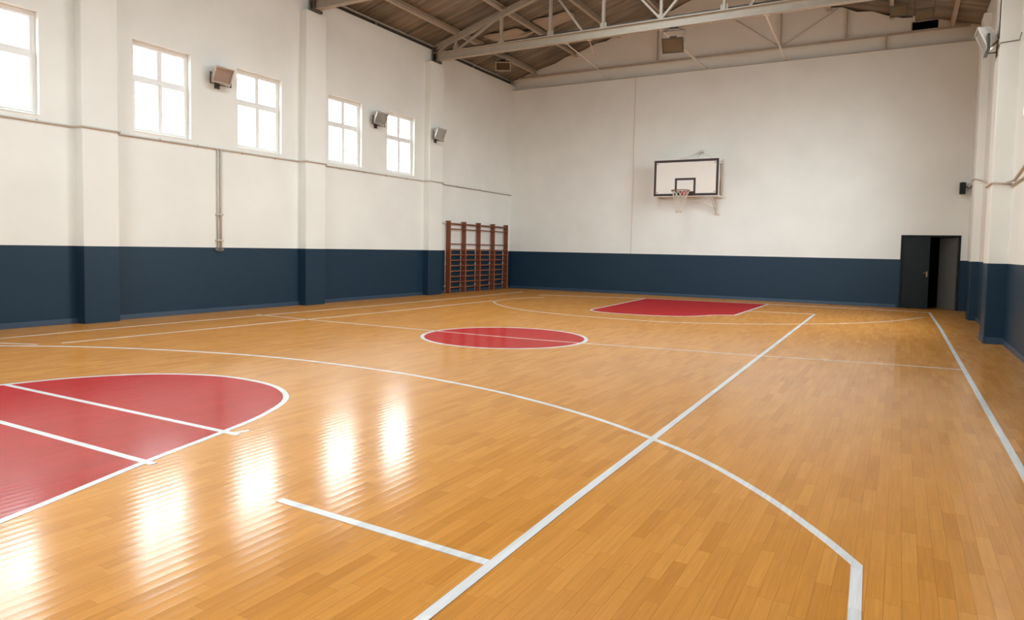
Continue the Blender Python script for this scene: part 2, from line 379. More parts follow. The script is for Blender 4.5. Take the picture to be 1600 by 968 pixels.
wl = wall_grid('wall_left', XL, XL-WT, LEFT_W, ZW, YB-WT, YG+.3, WZ0, WZ1)
tag(wl, 'left wall, off-white plaster over a dark blue dado', 'wall', kind='structure')
wr = wall_grid('wall_right', XR, XR+WT, RIGHT_W, ZW, YB-WT, YG+.3, RZ0, RZ1, RZB)
tag(wr, 'right wall, off-white plaster over a dark blue dado', 'wall', kind='structure')
def poly_wall(name, pts, y0, y1, m, parent=None):
    n = len(pts); vs = [(x, y0, z) for x, z in pts] + [(x, y1, z) for x, z in pts]
    return MB().add(vs, [tuple(range(n))[::-1], tuple(range(n, 2*n))] + [(i, (i+1) % n, n+(i+1) % n, n+i) for i in range(n)]).build(name, m, parent)
DX0, DX1, DZ = .0, 1.55, 2.235
wb = poly_wall('wall_far', [(XL, -.1), (XL, ZLEDGE), (XR, ZLEDGE), (XR, -.1), (DX1, -.1), (DX1, DZ), (DX0, DZ), (DX0, -.1)], YD, YG+.28, M_wall)
tag(wb, 'far end wall, off-white plaster over a dark blue dado', 'wall', kind='structure')
# recessed gable with a dark vent opening
VX0, VX1, VZ0, VZ1 = .02, .70, 8.40, 8.68
ex = .25
gp = [(XL, ZLEDGE-.02), (XL, roof_z(XL)+.03), (XC, RIDGE+.03), (XR, roof_z(XR)+.03), (XR, ZLEDGE-.02)]
g = MB()
def gq(*p):
    n = len(p); vs = [(x, YG, z) for x, z in p] + [(x, YG+.28, z) for x, z in p]
    g.add(vs, [tuple(range(n))[::-1], tuple(range(n, 2*n))] + [(i, (i+1) % n, n+(i+1) % n, n+i) for i in range(n)])
zb_ = ZLEDGE-.02
xa, xb = XL-WT, XR+WT
rag = [(x, roof_z(x) + (.01 if random.random() < .35 else -random.uniform(.02, .10))) for x in [XL+.5+i*.42 for i in range(33)] if x < VX0-.2]
gq(*([(XL, zb_), (VX0, zb_), (VX0, roof_z(VX0)-.02)] + rag[::-1] + [(XL+.15, roof_z(XL+.15)-.02), (xa, roof_z(xa)+.03), (xa, ZW), (XL, ZW)]))
gq((VX0, zb_), (VX1, zb_), (VX1, VZ0), (VX0, VZ0))
gq((VX0, VZ1), (VX1, VZ1), (VX1, roof_z(VX1)+.03), (VX0, roof_z(VX0)+.03))
gq((VX1, zb_), (XR, zb_), (XR, ZW), (xb, ZW), (xb, roof_z(xb)+.03), (VX1, roof_z(VX1)+.03))
gab = g.build('wall_gable', M_plain); tag(gab, 'recessed beige gable above the ledge of the far wall', 'wall', kind='structure')
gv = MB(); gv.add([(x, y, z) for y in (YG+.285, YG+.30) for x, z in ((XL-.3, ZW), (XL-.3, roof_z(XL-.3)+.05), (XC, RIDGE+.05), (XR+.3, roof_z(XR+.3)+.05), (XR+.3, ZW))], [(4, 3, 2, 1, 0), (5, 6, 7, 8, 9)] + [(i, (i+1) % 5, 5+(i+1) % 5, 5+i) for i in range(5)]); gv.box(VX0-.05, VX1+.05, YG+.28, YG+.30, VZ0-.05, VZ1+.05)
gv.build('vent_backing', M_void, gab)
vf = MB(); vf.box(VX0-.03, VX0, YG-.015, YG+.28, VZ0-.03, VZ1+.03); vf.box(VX0, VX1, YG-.015, YG+.28, VZ1, VZ1+.03)
vf.build('vent_frame', M_steel, gab)
wn = MB()
def wq(*p):
    n = len(p); vs = [(x, YB-WT, z) for x, z in p] + [(x, YB, z) for x, z in p]
    wn.add(vs, [tuple(range(n))[::-1], tuple(range(n, 2*n))] + [(i, (i+1) % n, n+(i+1) % n, n+i) for i in range(n)])
wq((XL, -.1), (XR, -.1), (XR, EZ0), (XL, EZ0)); wq((XL, EZ1), (XR, EZ1), (XR, roof_z(XR)+.03), (XC, RIDGE+.03), (XL, roof_z(XL)+.03))
e_ = [XL] + [x for w in END_W for x in w] + [XR]
for i in range(0, len(e_), 2): wq((e_[i], EZ0), (e_[i+1], EZ0), (e_[i+1], EZ1), (e_[i], EZ1))
wf = wn.build('wall_near', M_wall)
tag(wf, 'near end wall behind the viewer', 'wall', kind='structure')

# pilasters on the long walls
for y0, y1 in ((1.85, 2.55), (7.478, 8.17), (13.12, 13.82), (18.52, 19.27)):
    MB().box(XL-.02, XL+.235, y0, y1, -.05, 7.64).build('pilaster', M_wall, wl, bevel=.012)
for y0, y1, p in ((4.2, 4.95, .30), (9.86, 10.6, .30), (15.5, 16.25, .31), (20.9, 21.6, .17)):
    MB().box(XR-p, XR+.02, y0, y1, -.05, 7.64).build('pilaster', M_wall, wr, bevel=.012)
# skirting boards
def skirting(name, segs, lab):
    mb = MB()
    for s in segs: mb.box(*s)
    tag(mb.build(name, M_base, None, bevel=.004), lab, 'skirting board', kind='structure')
H_ = .10
skirting('baseboard_far', [(XL+.02, DX0-.07, YD-.014, YD+.01, 0, H_)], 'low dark blue skirting along the far wall')
skirting('baseboard_left', [(XL-.01, XL+.014, 8.17, 13.12, 0, H_), (XL-.01, XL+.014, 2.55, 7.478, 0, H_), (XL-.01, XL+.014, 13.82, 18.52, 0, H_), (XL-.01, XL+.014, 19.27, YD-.02, 0, H_)], 'low dark blue skirting along the left wall')
skirting('baseboard_right', [(XR-.016, XR+.01, 10.6, 15.48, 0, H_), (XR-.016, XR+.01, 16.25, 20.9, 0, H_), (XR-.325, XR-.30, 15.46, 16.27, 0, .12), (XR-.325, XR, 15.475, 15.51, 0, .12)], 'low dark blue skirting along the right wall')

# boards added to close the eaves, coloured dark for the shaded gap
for n, x in ((1, XL-WT), (2, XR+WT-.05)):
    o = MB().box(x, x+.05, YB-WT, YG+.3, ZW-.02, roof_z(XL-WT)+.12).build('trim_%d' % n, M_darksteel)
    tag(o, 'added eaves board darkened like the shaded gap above the %s wall' % ('left', 'right')[n-1], 'trim', kind='structure')

# roof: corrugated sheets
SKY_S, SKY_Y = [(XC-1.62, XC-.12), (XC+.12, XC+1.62)], (2.5, 16.4)        # unseen glazed strips beside the ridge, added to brighten the hall
def roof():
    mb = MB(); pitch, amp, per = .19, .022, 8
    n = int((YG+.5-(YB-.4))/pitch*per)
    xs = [XL-WT-.35, *SKY_S[0], XC, *SKY_S[1], XR+WT+.35]; m = len(xs)
    vs = []; fs = []
    for k in range(n+1):
        y = YB-.4 + k*pitch/per; dz = amp*math.sin(2*PI*k/per)
        for x in xs: vs.append((x, y, roof_z(x)+.03+dz))
    top = len(vs); vs += [(x, y, z+.02) for x, y, z in vs]
    for k in range(n):
        ym = YB-.4 + (k+.5)*pitch/per
        for i in range(m-1):
            if i in (1, 4) and SKY_Y[0] < ym < SKY_Y[1]: continue
            a = m*k+i; fs.append((a, a+1, a+m+1, a+m)); fs.append((top+a, top+a+m, top+a+m+1, top+a+1))
    mb.add(vs, fs, True)
    me = bpy.data.meshes.new('ceiling'); me.from_pydata(mb.v, [], mb.f); me.update()
    o = bpy.data.objects.new('ceiling', me); COL.objects.link(o); me.materials.append(M_roof)
    y0, y1 = SKY_Y
    for x0, x1 in SKY_S: added_roof_light(x0, x1, y0, y1, o)
    return tag(o, 'pitched roof of weathered brown corrugated sheets', 'ceiling', kind='structure')
def added_roof_light(x0, x1, y0, y1, o):
    g = MB(); vs = [(x, y, roof_z(x)+.05+dz) for dz in (0, .01) for x, y in ((x0-.05, y0-.1), (x1+.05, y0-.1), (x1+.05, y1+.1), (x0-.05, y1+.1))]
    g.add(vs, [(0, 1, 2, 3), (4, 7, 6, 5), (0, 4, 5, 1), (1, 5, 6, 2), (2, 6, 7, 3), (3, 7, 4, 0)]); g.build('added_roof_light', M_skyglass, o)
roof()

# ------------------------------------------------------------------ windows
def window(n, side, y0, y1, label):
    """origin at the inner wall face; local x points outdoors"""
    s = -1 if side == 'left' else 1
    X0 = XL if side == 'left' else XR
    root = empty('window_%d' % n, (X0, (y0+y1)/2, WZ0))
    tag(root, label, 'window', kind='structure')
    w, h = y1-y0, WZ1-WZ0; fx = s*.11; ft = .062; fd = .06
    hw = w/2
    def X(a, b): return (min(a, b), max(a, b))
    def bx(mb, xa, xb, *r): x0, x1 = X(xa, xb); return mb.box(x0, x1, *r)
    fr = MB()
    bx(fr, fx, fx+s*fd, -hw, hw, 0, ft); bx(fr, fx, fx+s*fd, -hw, hw, h-ft, h)
    bx(fr, fx, fx+s*fd, -hw, -hw+ft, ft, h-ft); bx(fr, fx, fx+s*fd, hw-ft, hw, ft, h-ft)
    fo = fr.build('window_frame', M_pvc, root, bevel=.006)
    zt = h*.585
    mu = MB(); bx(mu, fx, fx+s*fd, -hw+ft, hw-ft, zt, zt+.055); mu.build('transom', M_pvc, root, bevel=.005)
    mu = MB(); bx(mu, fx, fx+s*fd, -.022, .022, zt+.055, h-ft); mu.build('mullion', M_pvc, root, bevel=.005)
    cells = []
    for a, b in ((-hw+ft, -.004), (.004, hw-ft)):        # lower opening sashes
        t = .05; sa = MB(); x0, x1 = fx-s*.018, fx+s*.045
        bx(sa, x0, x1, a, b, ft, ft+t); bx(sa, x0, x1, a, b, zt-t, zt); bx(sa, x0, x1, a, a+t, ft+t, zt-t); bx(sa, x0, x1, b-t, b, ft+t, zt-t)
        so = sa.build('sash', M_pvc, root, bevel=.005)
        p = MB(); bx(p, fx+s*.012, fx+s*.018, a+t-.01, b-t+.01, ft+t-.01, zt-t+.01); p.build('pane', M_glass, so)
        if a > 0:
            hd = MB(); bx(hd, fx-s*.03, fx-s*.018, .012, .042, zt*.40-.05, zt*.40+.05); bx(hd, fx-s*.06, fx-s*.03, .017, .037, zt*.40+.0, zt*.40+.025)
            bx(hd, fx-s*.06, fx-s*.045, .017, .037, zt*.40-.11, zt*.40+.025)
            hd.build('window_handle', M_pvc, so, bevel=.003)
    for a, b in ((-hw+ft, -.022), (.022, hw-ft)):        # fixed upper lights with glazing beads
        t = .036; sa = MB(); x0, x1 = fx+s*.006, fx+s*.045; z0 = zt+.055
        bx(sa, x0, x1, a, b, z0, z0+t); bx(sa, x0, x1, a, b, h-ft-t, h-ft); bx(sa, x0, x1, a, a+t, z0+t, h-ft-t); bx(sa, x0, x1, b-t, b, z0+t, h-ft-t)
        so = sa.build('fixed_light', M_pvc, root, bevel=.004)
        p = MB(); bx(p, fx+s*.025, fx+s*.031, a+t-.008, b-t+.008, z0+t-.008, h-ft-t+.008); p.build('pane', M_glass, so)
    sl = MB(); bx(sl, -s*.012, fx, -hw+.002, hw-.002, -.0, .012); sl.build('window_sill', M_plain, root)
    return root
lw_labels = {3: 'white four-pane window at the left edge of the photo, cut by the frame', 4: 'white four-pane window right of the nearest pilaster and left of the first wall floodlight',
             5: 'white four-pane window right of the first wall floodlight, before the middle pilaster', 6: 'white four-pane window just past the middle pilaster', 7: 'white four-pane window farthest along the left wall, by the far pilaster'}
k = 0
for i, (a, b) in enumerate(LEFT_W):
    k += 1; window(k, 'left', a, b, lw_labels.get(i, 'white four-pane window high in the left wall, added out of view for daylight'))
def wide_window(n, y0, y1, label, RZ0=RZ0, RZ1=RZ1, loc=None, rz=0):
    root = empty('window_%d' % n, loc or (XR, (y0+y1)/2, RZ0), (0, 0, rz)); tag(root, label, 'window', kind='structure')
    w, h = y1-y0, RZ1-RZ0; hw = w/2; x0, x1 = .11, .17; t = .06
    m = MB(); m.box(x0, x1, -hw, hw, 0, t); m.box(x0, x1, -hw, hw, h-t, h); m.box(x0, x1, -hw, -hw+t, t, h-t); m.box(x0, x1, hw-t, hw, t, h-t)
    m.build('window_frame', M_pvc, root, bevel=.006)
    nc = 3 if w > 2 else 2; ys = [-hw+t/2+(w-t)*i/nc for i in range(nc+1)]
    for y in ys[1:-1]: MB().box(x0, x1, y-.03, y+.03, t, h-t).build('mullion', M_pvc, root, bevel=.005)
    zt = h*.5
    for i in range(nc):
        a, b = ys[i]+.03, ys[i+1]-.03
        MB().box(x0, x1, a, b, zt-.03, zt+.03).build('transom', M_pvc, root, bevel=.005)
        for z0, z1 in ((t, zt-.03), (zt+.03, h-t)): MB().box(.137, .143, a-.005, b+.005, z0-.005, z1+.005).build('pane', M_glass, root)
    MB().box(-.01, .11, -hw+.002, hw-.002, 0, .012).build('window_sill', M_plain, root)
for i, (a, b) in enumerate(RIGHT_W):
    k += 1; wide_window(k, a, b, RZ0=RZB.get(i, (RZ0, RZ1))[0], RZ1=RZB.get(i, (RZ0, RZ1))[1], label='tall white window in the right wall, its edge just showing at the right border' if i == 0 else 'tall white window in the right wall, added unseen behind the pilaster to light the far bay')
for a, b in END_W:
    k += 1; wide_window(k, a, b, 'tall white window added to the unseen near end wall for light', EZ0, EZ1, ((a+b)/2, YB, EZ0), -PI/2)

# ------------------------------------------------------------------ double door in the far wall
dr = empty('door_1', (DX0, YD, 0)); tag(dr, 'dark double door in the far wall, right leaf standing open', 'door', kind='structure')
W_ = DX1-DX0
fm = MB(); fm.box(0, .045, -.012, .12, 0, DZ); fm.box(W_-.045, W_, -.012, .12, 0, DZ); fm.box(.045, W_-.045, -.012, .12, DZ-.05, DZ)
fm.build('door_frame', M_door, dr, bevel=.004)
lf = MB(); lf.box(.05, .775, .03, .075, .008, DZ-.055); lfo = lf.build('door_leaf', M_door, dr, bevel=.004); lfo['label'] = 'closed dark blue leaf'
pn = MB(); pn.box(.13, .70, .024, .032, .12, .98); pn.box(.13, .70, .024, .032, 1.12, 2.06); pn.build('door_panel', M_door, lfo, bevel=.006)
hd = MB(); hd.box(.70, .735, .02, .031, .98, 1.14); hd.cyl((.717, .03, 1.09), (.717, -.025, 1.09), .009); hd.cyl((.722, -.025, 1.09), (.62, -.025, 1.09), .009)
hd.build('door_handle', M_brass, lfo)
a = math.radians(54); hx, hy = W_-.05, .06
Mr = Matrix.Translation((hx, hy, 0)) @ Matrix.Rotation(PI-a, 4, 'Z')
rl = MB(); rl.box(0, .73, 0, .042, .008, DZ-.055, Mr); rlo = rl.build('door_leaf', M_doorgrey, dr, bevel=.004); rlo['label'] = 'grey open leaf swung into the dark passage'
hn = MB()
for z in (.3, 1.1, 1.85): hn.cyl((hx, hy-.012, z-.05), (hx, hy-.012, z+.05), .012)
hn.build('door_hinge', M_darksteel, dr)
# unlit passage behind the door
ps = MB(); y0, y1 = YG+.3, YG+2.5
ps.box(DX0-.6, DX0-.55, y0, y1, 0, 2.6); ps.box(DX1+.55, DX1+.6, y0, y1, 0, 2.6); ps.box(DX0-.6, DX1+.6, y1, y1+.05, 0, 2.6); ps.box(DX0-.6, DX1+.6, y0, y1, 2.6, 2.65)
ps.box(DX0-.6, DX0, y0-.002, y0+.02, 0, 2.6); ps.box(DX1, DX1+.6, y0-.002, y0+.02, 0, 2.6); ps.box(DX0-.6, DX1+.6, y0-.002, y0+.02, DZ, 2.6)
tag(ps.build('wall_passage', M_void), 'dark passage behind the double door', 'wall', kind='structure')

# ------------------------------------------------------------------ roof trusses
NX = [XC + 1.703*i for i in range(-4, 5)]          # panel points
ZCH = 7.71
def truss(Y):
    root = empty('roof_truss', (XC, Y, ZCH))
    def P(x, z, dy=0): return (x-XC, dy, z-ZCH)
    MB().ibeam(P(XL+.10, ZCH+.135), P(XR-.10, ZCH+.135), .15, .27, .03).build('bottom_chord', M_steel, root)
    def tz(x): return roof_z(x)-.27
    for sx in (-1, 1):
        xe = XC + sx*(XC-XL-.15)
        MB().ibeam(P(xe, tz(xe)), P(XC, tz(XC)), .14, .17, .025).build('top_chord', M_steel, root)
        MB().ibeam(P(xe, 7.64, 0), P(xe, tz(xe)+.02), .16, .16, .03, up=(1, 0, 0)).build('end_post', M_darksteel, root)
        MB().box(xe-XC-.14, xe-XC+.14, -.16, .16, -.065, -.001).build('bearing_plate', M_darksteel, root)
    for i, x in enumerate(NX):
        m = MB(); m.bar(P(x, ZCH+.25, -.028), P(x, tz(x), -.028), .035, .075); m.bar(P(x, ZCH+.25, .028), P(x, tz(x), .028), .035, .075)
        m.box(x-XC-.10, x-XC+.10, -.012, .012, .24, .42); m.build('web_post', M_steel, root)
    def diag(xa, za, xb, zb):
        MB().bar(P(xa, za), P(xb, zb), .06, .075, up=(0, 1, 0)).build('web_diagonal', M_steel, root)
    lo = ZCH+.27
    for s in (-1, 1):
        X = lambda i: XC + s*1.703*i
        diag(XC+s*(XC-XL-.25), lo, X(4), tz(X(4)))
        diag(X(4)-s*.1, lo, X(3), tz(X(3)))
        diag(X(2), tz(X(2)), X(2)-s*1.05, lo)
        diag(X(0), lo, X(1), tz(X(1)))
    return root
t2 = truss(18.9); tag(t2, 'beige steel roof truss spanning the hall before the far bay, a floodlight hung below', 'roof truss', 'steel roof trusses')
t1 = copy_tree(t2); t1.location.y = 13.47
tag(t1, 'nearer beige steel roof truss, only its end on the middle left pilaster in view', 'roof truss')
# dark bar on the far truss chord, standing in for a shadow line
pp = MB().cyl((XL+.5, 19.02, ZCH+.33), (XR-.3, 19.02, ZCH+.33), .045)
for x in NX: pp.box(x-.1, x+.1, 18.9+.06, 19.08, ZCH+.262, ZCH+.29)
tag(pp.build('shadow_line_bar', M_darksteel), 'dark bar drawing the shadow line along the lower chord of the far truss', 'pipe')

# light gable truss standing in front of the recessed gable
gt = empty('gable_truss', (XC, 24.47, 8.36)); tag(gt, 'thin steel gable frame in front of the far gable', 'gable frame')
def G(x, z, y=0): return (x-XC, y, z-8.36)
MB().bar(G(XL+.22, 8.375), G(XR-.22, 8.375), .05, .06).build('tie_bar', M_steel, gt)
for x, z0, z1 in ((-3.73, 8.43, 9.85), (-1.77, 8.43, 9.31), (-.65, 7.885, 8.37), (-7.9, 8.43, 9.95)):
    MB().bar(G(x, z0), G(x, z1), .055, .055).build('web_post', M_steel, gt)
for xa, za, xb, zb in ((-5.23, 9.5, -3.8, 8.45), (-2.04, 9.4, -3.62, 8.45)):
    MB().cyl(G(xa, za, .03), G(xb, zb, .03), .012, 8).build('tie_rod', M_purlin, gt)
# horizontal bracing from the far truss to the gable ledge
def brace(a, b, w, lab, rnd=False):
    m = MB()
    if rnd: m.cyl(a, b, w/2, 8)
    else: m.bar(a, b, w, w)
    b_ = Vector(b); 
    if b_.z < 8: m.cbox((b_.x, YG-.07, b_.z-.02), (.16, .10, .02))
    m.cbox((a[0], a[1]-.02, a[2]+.02), (.12, .10, .03))
    return tag(m.build('wind_brace', M_pipelite), lab, 'brace', 'bracing between truss and gable')
brace((-6.0, 18.95, 7.69), (-6.12, YG-.02, 7.93), .055, 'beige brace running back to the gable from behind the truss floodlight')
brace((-3.26, 18.95, 7.69), (-3.56, YG-.02, 7.95), .045, 'pale brace right of the truss floodlight, running back to the gable ledge')
brace((-8.89, 18.95, 7.69), (-9.68, YG-.03, 7.935), .03, 'thin slanting rod left of the truss floodlight, nearest the left wall', True)
brace((-8.17, 18.95, 7.69), (-10.15, 24.425, 8.33), .026, 'thin steep rod left of the truss floodlight, ending at the gable tie bar', True)

# purlins
pl_lab = ['steel purlin lowest on the left roof slope', 'steel purlin second up from the left eaves', 'steel purlin third up from the left eaves', 'steel purlin fourth up from the left eaves',
          'steel purlin under the ridge', 'steel purlin fourth up from the right eaves', 'steel purlin third up from the right eaves', 'steel purlin second up from the right eaves', 'steel purlin lowest on the right roof slope']
PX = NX[:5] + [-4.15, -2.33, -.55, 1.03]
for x, lab in zip(PX, pl_lab):
    zt = roof_z(x)-.005
    sg = 1 if x < XC+.01 else -1
    m = MB().cbeam((x+.02, YB+.05, zt-.09), (x+.02, YG-.02, zt-.09), .11, .17, .022, flip=sg)
    tag(m.build('roof_purlin', M_purlin), lab, 'purlin', 'roof purlins')
for x, lab in ((XL-.10, 'left'), (XR+.10, 'right')):
    zt = roof_z(x); m = MB().cyl((x, YB+.05, zt-.07), (x, YG-.02, zt-.07), .03, 8)
    for y in (5, 10.6, 16.2, 21.6): m.cyl((x, y, ZW+.012), (x, y, zt-.07), .02, 8); m.box(x-.06, x+.06, y-.05, y+.05, ZW+.001, ZW+.014)
    tag(m.build('eaves_pipe', M_purlin), 'thin pipe rail under the %s eaves on short posts' % lab, 'pipe')

# torn lining sheets hanging under the roof
def sheet(pts, lab, sag):
    P = spline(pts, 6, True); n = len(P); cx = sum(p[0] for p in P)/n; cy = sum(p[1] for p in P)/n
    vs = []; fs = []; R = 4
    for r in range(R+1):
        t = r/R
        for x, y in P:
            X, Y_ = cx+(x-cx)*t, cy+(y-cy)*t
            vs.append((X, Y_, roof_z(X)-.035-sag*(1-t*t)-.02*math.sin(3*X+2*Y_)**2))
    for r in range(R):
        for i in range(n):
            j = (i+1) % n; fs.append((r*n+i, r*n+j, (r+1)*n+j, (r+1)*n+i))
    o = MB().add(vs, fs, True).build('lining_sheet', M_insul)
    s = o.modifiers.new('Solidify', 'SOLIDIFY'); s.thickness = .008
    return tag(o, lab, 'lining sheet', 'torn roof lining')
sheet([(-12.53, 20.07), (-12.04, 20.29), (-11.55, 20.6), (-11.45, 21.1), (-11.1, 21.36), (-11.78, 21.45), (-12.32, 21.21)], 'torn pale lining sheet sagging under the roof, nearer the left wall', .10)
sheet([(-10.95, 20.61), (-10.47, 20.86), (-10.04, 21.0), (-9.86, 21.3), (-10.0, 21.8), (-10.68, 21.7), (-10.95, 22.1), (-11.0, 21.32)], 'torn pale lining sheet sagging under the roof, farther from the left wall', .10)

# ------------------------------------------------------------------ floodlights
def make_flood(w=.50, h=.38, d=.17):
    """faces local +x; origin at the foot of its bracket on the wall"""
    root = empty('floodlight')
    T = Matrix.Translation((.155, 0, .10)) @ Matrix.Rotation(math.radians(24), 4, 'Y')
    hs = MB(); hs.frustum((-d/2, -w*.36, w*.36, -h*.34, h*.34), (d/2-.03, -w/2+.01, w/2-.01, -h/2+.01, h/2-.01), T)
    for i in range(5):
        y = -w*.26 + i*w*.13; hs.box(-d/2-.03, -d/2+.005, y-.006, y+.006, -h*.30, h*.30, T)
    hs.box(-d/2-.02, d/2-.05, -w*.16, w*.16, h*.36, h*.47, T)
    hs.build('housing', M_alu, root, bevel=.006)
    fr = MB(); t = .032; x0, x1 = d/2-.03, d/2
    fr.box(x0, x1, -w/2, w/2, -h/2, -h/2+t, T); fr.box(x0, x1, -w/2, w/2, h/2-t, h/2, T); fr.box(x0, x1, -w/2, -w/2+t, -h/2+t, h/2-t, T); fr.box(x0, x1, w/2-t, w/2, -h/2+t, h/2-t, T)
    bz = fr.build('front_frame', M_alu, root, bevel=.005)
    MB().box(d/2-.016, d/2-.010, -w/2+t-.005, w/2-t+.005, -h/2+t-.005, h/2-t+.005, T).build('glass', M_glass, bz)
    rf = MB(); n = 8; vs = []; fs = []
    W2, H2 = w/2-t-.004, h/2-t-.004
    for i in range(n+1):
        z = -H2 + 2*H2*i/n; x = d/2-.03-.0 + (.085)*((z/H2)**2-1)
        for y in (-W2, W2): vs.append(T @ Vector((x+.004, y, z)))
    for i in range(n): fs.append((2*i, 2*i+1, 2*i+3, 2*i+2))
    rf.add(vs, fs, True)
    o = rf.build('reflector', M_reflector, root); s = o.modifiers.new('Solidify', 'SOLIDIFY'); s.thickness = .003
    lp = MB(); lp.cyl(T @ Vector((d/2-.075, -w*.30, 0)), T @ Vector((d/2-.075, w*.30, 0)), .011); lp.build('lamp_tube', M_lamp, root)
    br = MB()
    piv = T @ Vector((-.01, 0, 0)); yb = w/2+.02
    for s_ in (-1, 1):
        br.bar((piv.x, s_*yb, piv.z), (piv.x-.01, s_*yb, -.13), .006, .04, up=(1, 0, 0))
        br.cyl((piv.x, s_*(yb-.02), piv.z), (piv.x, s_*(yb+.02), piv.z), .014)
    br.box(piv.x-.03, piv.x+.02, -yb-.003, yb+.003, -.136, -.13)
    br.bar((0, 0, -.133), (piv.x, 0, -.133), .05, .012); br.box(0, .012, -.07, .07, -.20, -.05)
    br.build('bracket', M_housing, root)
    return root
f0 = make_flood()
f0.location = (XL, 10.61, 5.31); tag(f0, 'wall floodlight between the second and third windows, nearest of the three on the left wall', 'floodlight', 'floodlights')
def flood(loc, rot, lab, sc_=1.0):
    c = copy_tree(f0); c.location = loc; c.rotation_euler = rot; c.scale = (sc_,)*3; tag(c, lab, 'floodlight', 'floodlights'); return c
flood((XL, 16.09, 5.29), (0, 0, 0), 'wall floodlight between the two windows past the middle pilaster')
flood((XL+.235, 18.80, 5.23), (0, 0, 0), 'wall floodlight on the far left pilaster, farthest of the three along the left wall')
flood((XR-.31, 15.87, 5.58), (0, 0, math.radians(180)), 'floodlight on the right pilaster, its pale side turned to the viewer', 1.15)
# hung from steel: a yoke pointing up
def hang_flood(loc, rotz, drop, lab, sc_=1.15, tilt=0, bright=False):
    """same lamp turned over so that its bracket is fixed to the steel above; drop = hanger length"""
    root = empty('floodlight', loc, (0, 0, rotz)); tag(root, lab, 'floodlight', 'floodlights')
    w, h, d = .50*sc_, .36*sc_, .16*sc_
    T = Matrix.Translation((.05, 0, -drop-h*.55)) @ Matrix.Rotation(math.radians(34+tilt), 4, 'Y')
    hs = MB(); hs.frustum((-d/2, -w*.36, w*.36, -h*.34, h*.34), (d/2-.03, -w/2+.01, w/2-.01, -h/2+.01, h/2-.01), T)
    hs.box(-d/2-.02, d/2-.05, -w*.16, w*.16, h*.36, h*.47, T); hs.build('housing', M_housing, root, bevel=.006)
    fr = MB(); t = .03; x0, x1 = d/2-.03, d/2
    fr.box(x0, x1, -w/2, w/2, -h/2, -h/2+t, T); fr.box(x0, x1, -w/2, w/2, h/2-t, h/2, T); fr.box(x0, x1, -w/2, -w/2+t, -h/2+t, h/2-t, T); fr.box(x0, x1, w/2-t, w/2, -h/2+t, h/2-t, T)
    bz = fr.build('front_frame', M_alu if bright else M_housing, root, bevel=.005)
    MB().box(d/2-.016, d/2-.010, -w/2+t-.005, w/2-t+.005, -h/2+t-.005, h/2-t+.005, T).build('glass', M_glass, bz)
    W2, H2 = w/2-t-.004, h/2-t-.004; vs = []; fs = []; n = 8
    for i in range(n+1):
        z = -H2 + 2*H2*i/n; x = d/2-.026 + .07*((z/H2)**2-1)
        for y in (-W2, W2): vs.append(T @ Vector((x, y, z)))
    for i in range(n): fs.append((2*i, 2*i+1, 2*i+3, 2*i+2))
    o = MB().add(vs, fs, True).build('reflector', M_reflector if bright else M_dullref, root); s = o.modifiers.new('Solidify', 'SOLIDIFY'); s.thickness = .003
    MB().cyl(T @ Vector((d/2-.07, -w*.28, 0)), T @ Vector((d/2-.07, w*.28, 0)), .012).build('lamp_tube', M_lamp, root)
    br = MB(); piv = T @ Vector((-.01, 0, 0)); yb = w/2+.015
    for s_ in (-1, 1):
        br.bar((piv.x, s_*yb, piv.z), (piv.x*.5, s_*yb, -drop*.35), .008, .035, up=(1, 0, 0))
        br.bar((piv.x*.5, s_*yb, -drop*.35), (0, s_*.06, -.012), .012, .03, up=(1, 0, 0))
    br.bar((piv.x*.5, -yb, -drop*.35), (piv.x*.5, yb, -drop*.35), .035, .012); br.box(-.08, .08, -.11, .11, -.014, 0)
    br.build('bracket', M_housing, root)
    return root
hang_flood((-5.66, 18.9, ZCH), math.radians(-82), .24, 'dark floodlight hanging under the middle of the far truss')
hang_flood((-12.80, 21.9, roof_z(-12.80)), math.radians(-62), .24, 'floodlight glinting under the left eaves, in the far corner behind the truss', 1.1, tilt=18, bright=True)
hang_flood((-.30, 20.95, roof_z(-.30)), math.radians(-92), .82, 'left of the two grey floodlights hung side by side high at the right', .82, tilt=-10)
hang_flood((.28, 20.95, roof_z(.28)), math.radians(-92), .82, 'right of the two grey floodlights hung side by side high at the right', .82, tilt=-10)

# ------------------------------------------------------------------ conduits
def conduit(name, pts, r, m, lab, cat='conduit', clips=None):
    mb = MB().tube(pts, r, 8)
    o = mb.build(name, m); tag(o, lab, cat)
    if clips:
        for c in clips: MB().cbox(c[0], c[1]).build('pipe_clip', M_pipe, o)
    return o
r_ = .020; xw = XL+r_; xp = XL+.235+r_
pts = [(xw, YB+.1, 3.72), (xw, 1.83-.03, 3.725), (xp, 1.83, 3.73), (xp, 2.57, 3.73), (xw, 2.62, 3.72), (xw, 7.40, 3.742), (xp, 7.455, 3.745), (xp, 8.19, 3.74), (xw, 8.25, 3.735),
       (xw, 13.05, 3.76), (xp, 13.10, 3.765), (xp, 13.84, 3.76), (xw, 13.90, 3.752), (xw, 18.45, 3.755), (xp, 18.50, 3.76), (xp, 19.29, 3.755), (xw, 19.35, 3.745), (xw, YD-.02, 3.725)]
conduit('wall_conduit', pts, r_, M_pipe, 'long beige conduit running under the windows along the left wall', clips=[((XL+.012, y, 3.748), (.03, .03, .06)) for y in (9.2, 10.1, 11.3, 12.3, 14.6, 15.6, 16.6, 17.6, 6.1, 6.8, 20.5, 22)])
c1 = MB(); c1.cyl((XL+.026, 10.60, 3.745), (XL+.026, 10.60, 1.43), .018, 8); c1.cyl((XL+.026, 10.69, 3.745), (XL+.026, 10.69, 1.43), .022, 8)
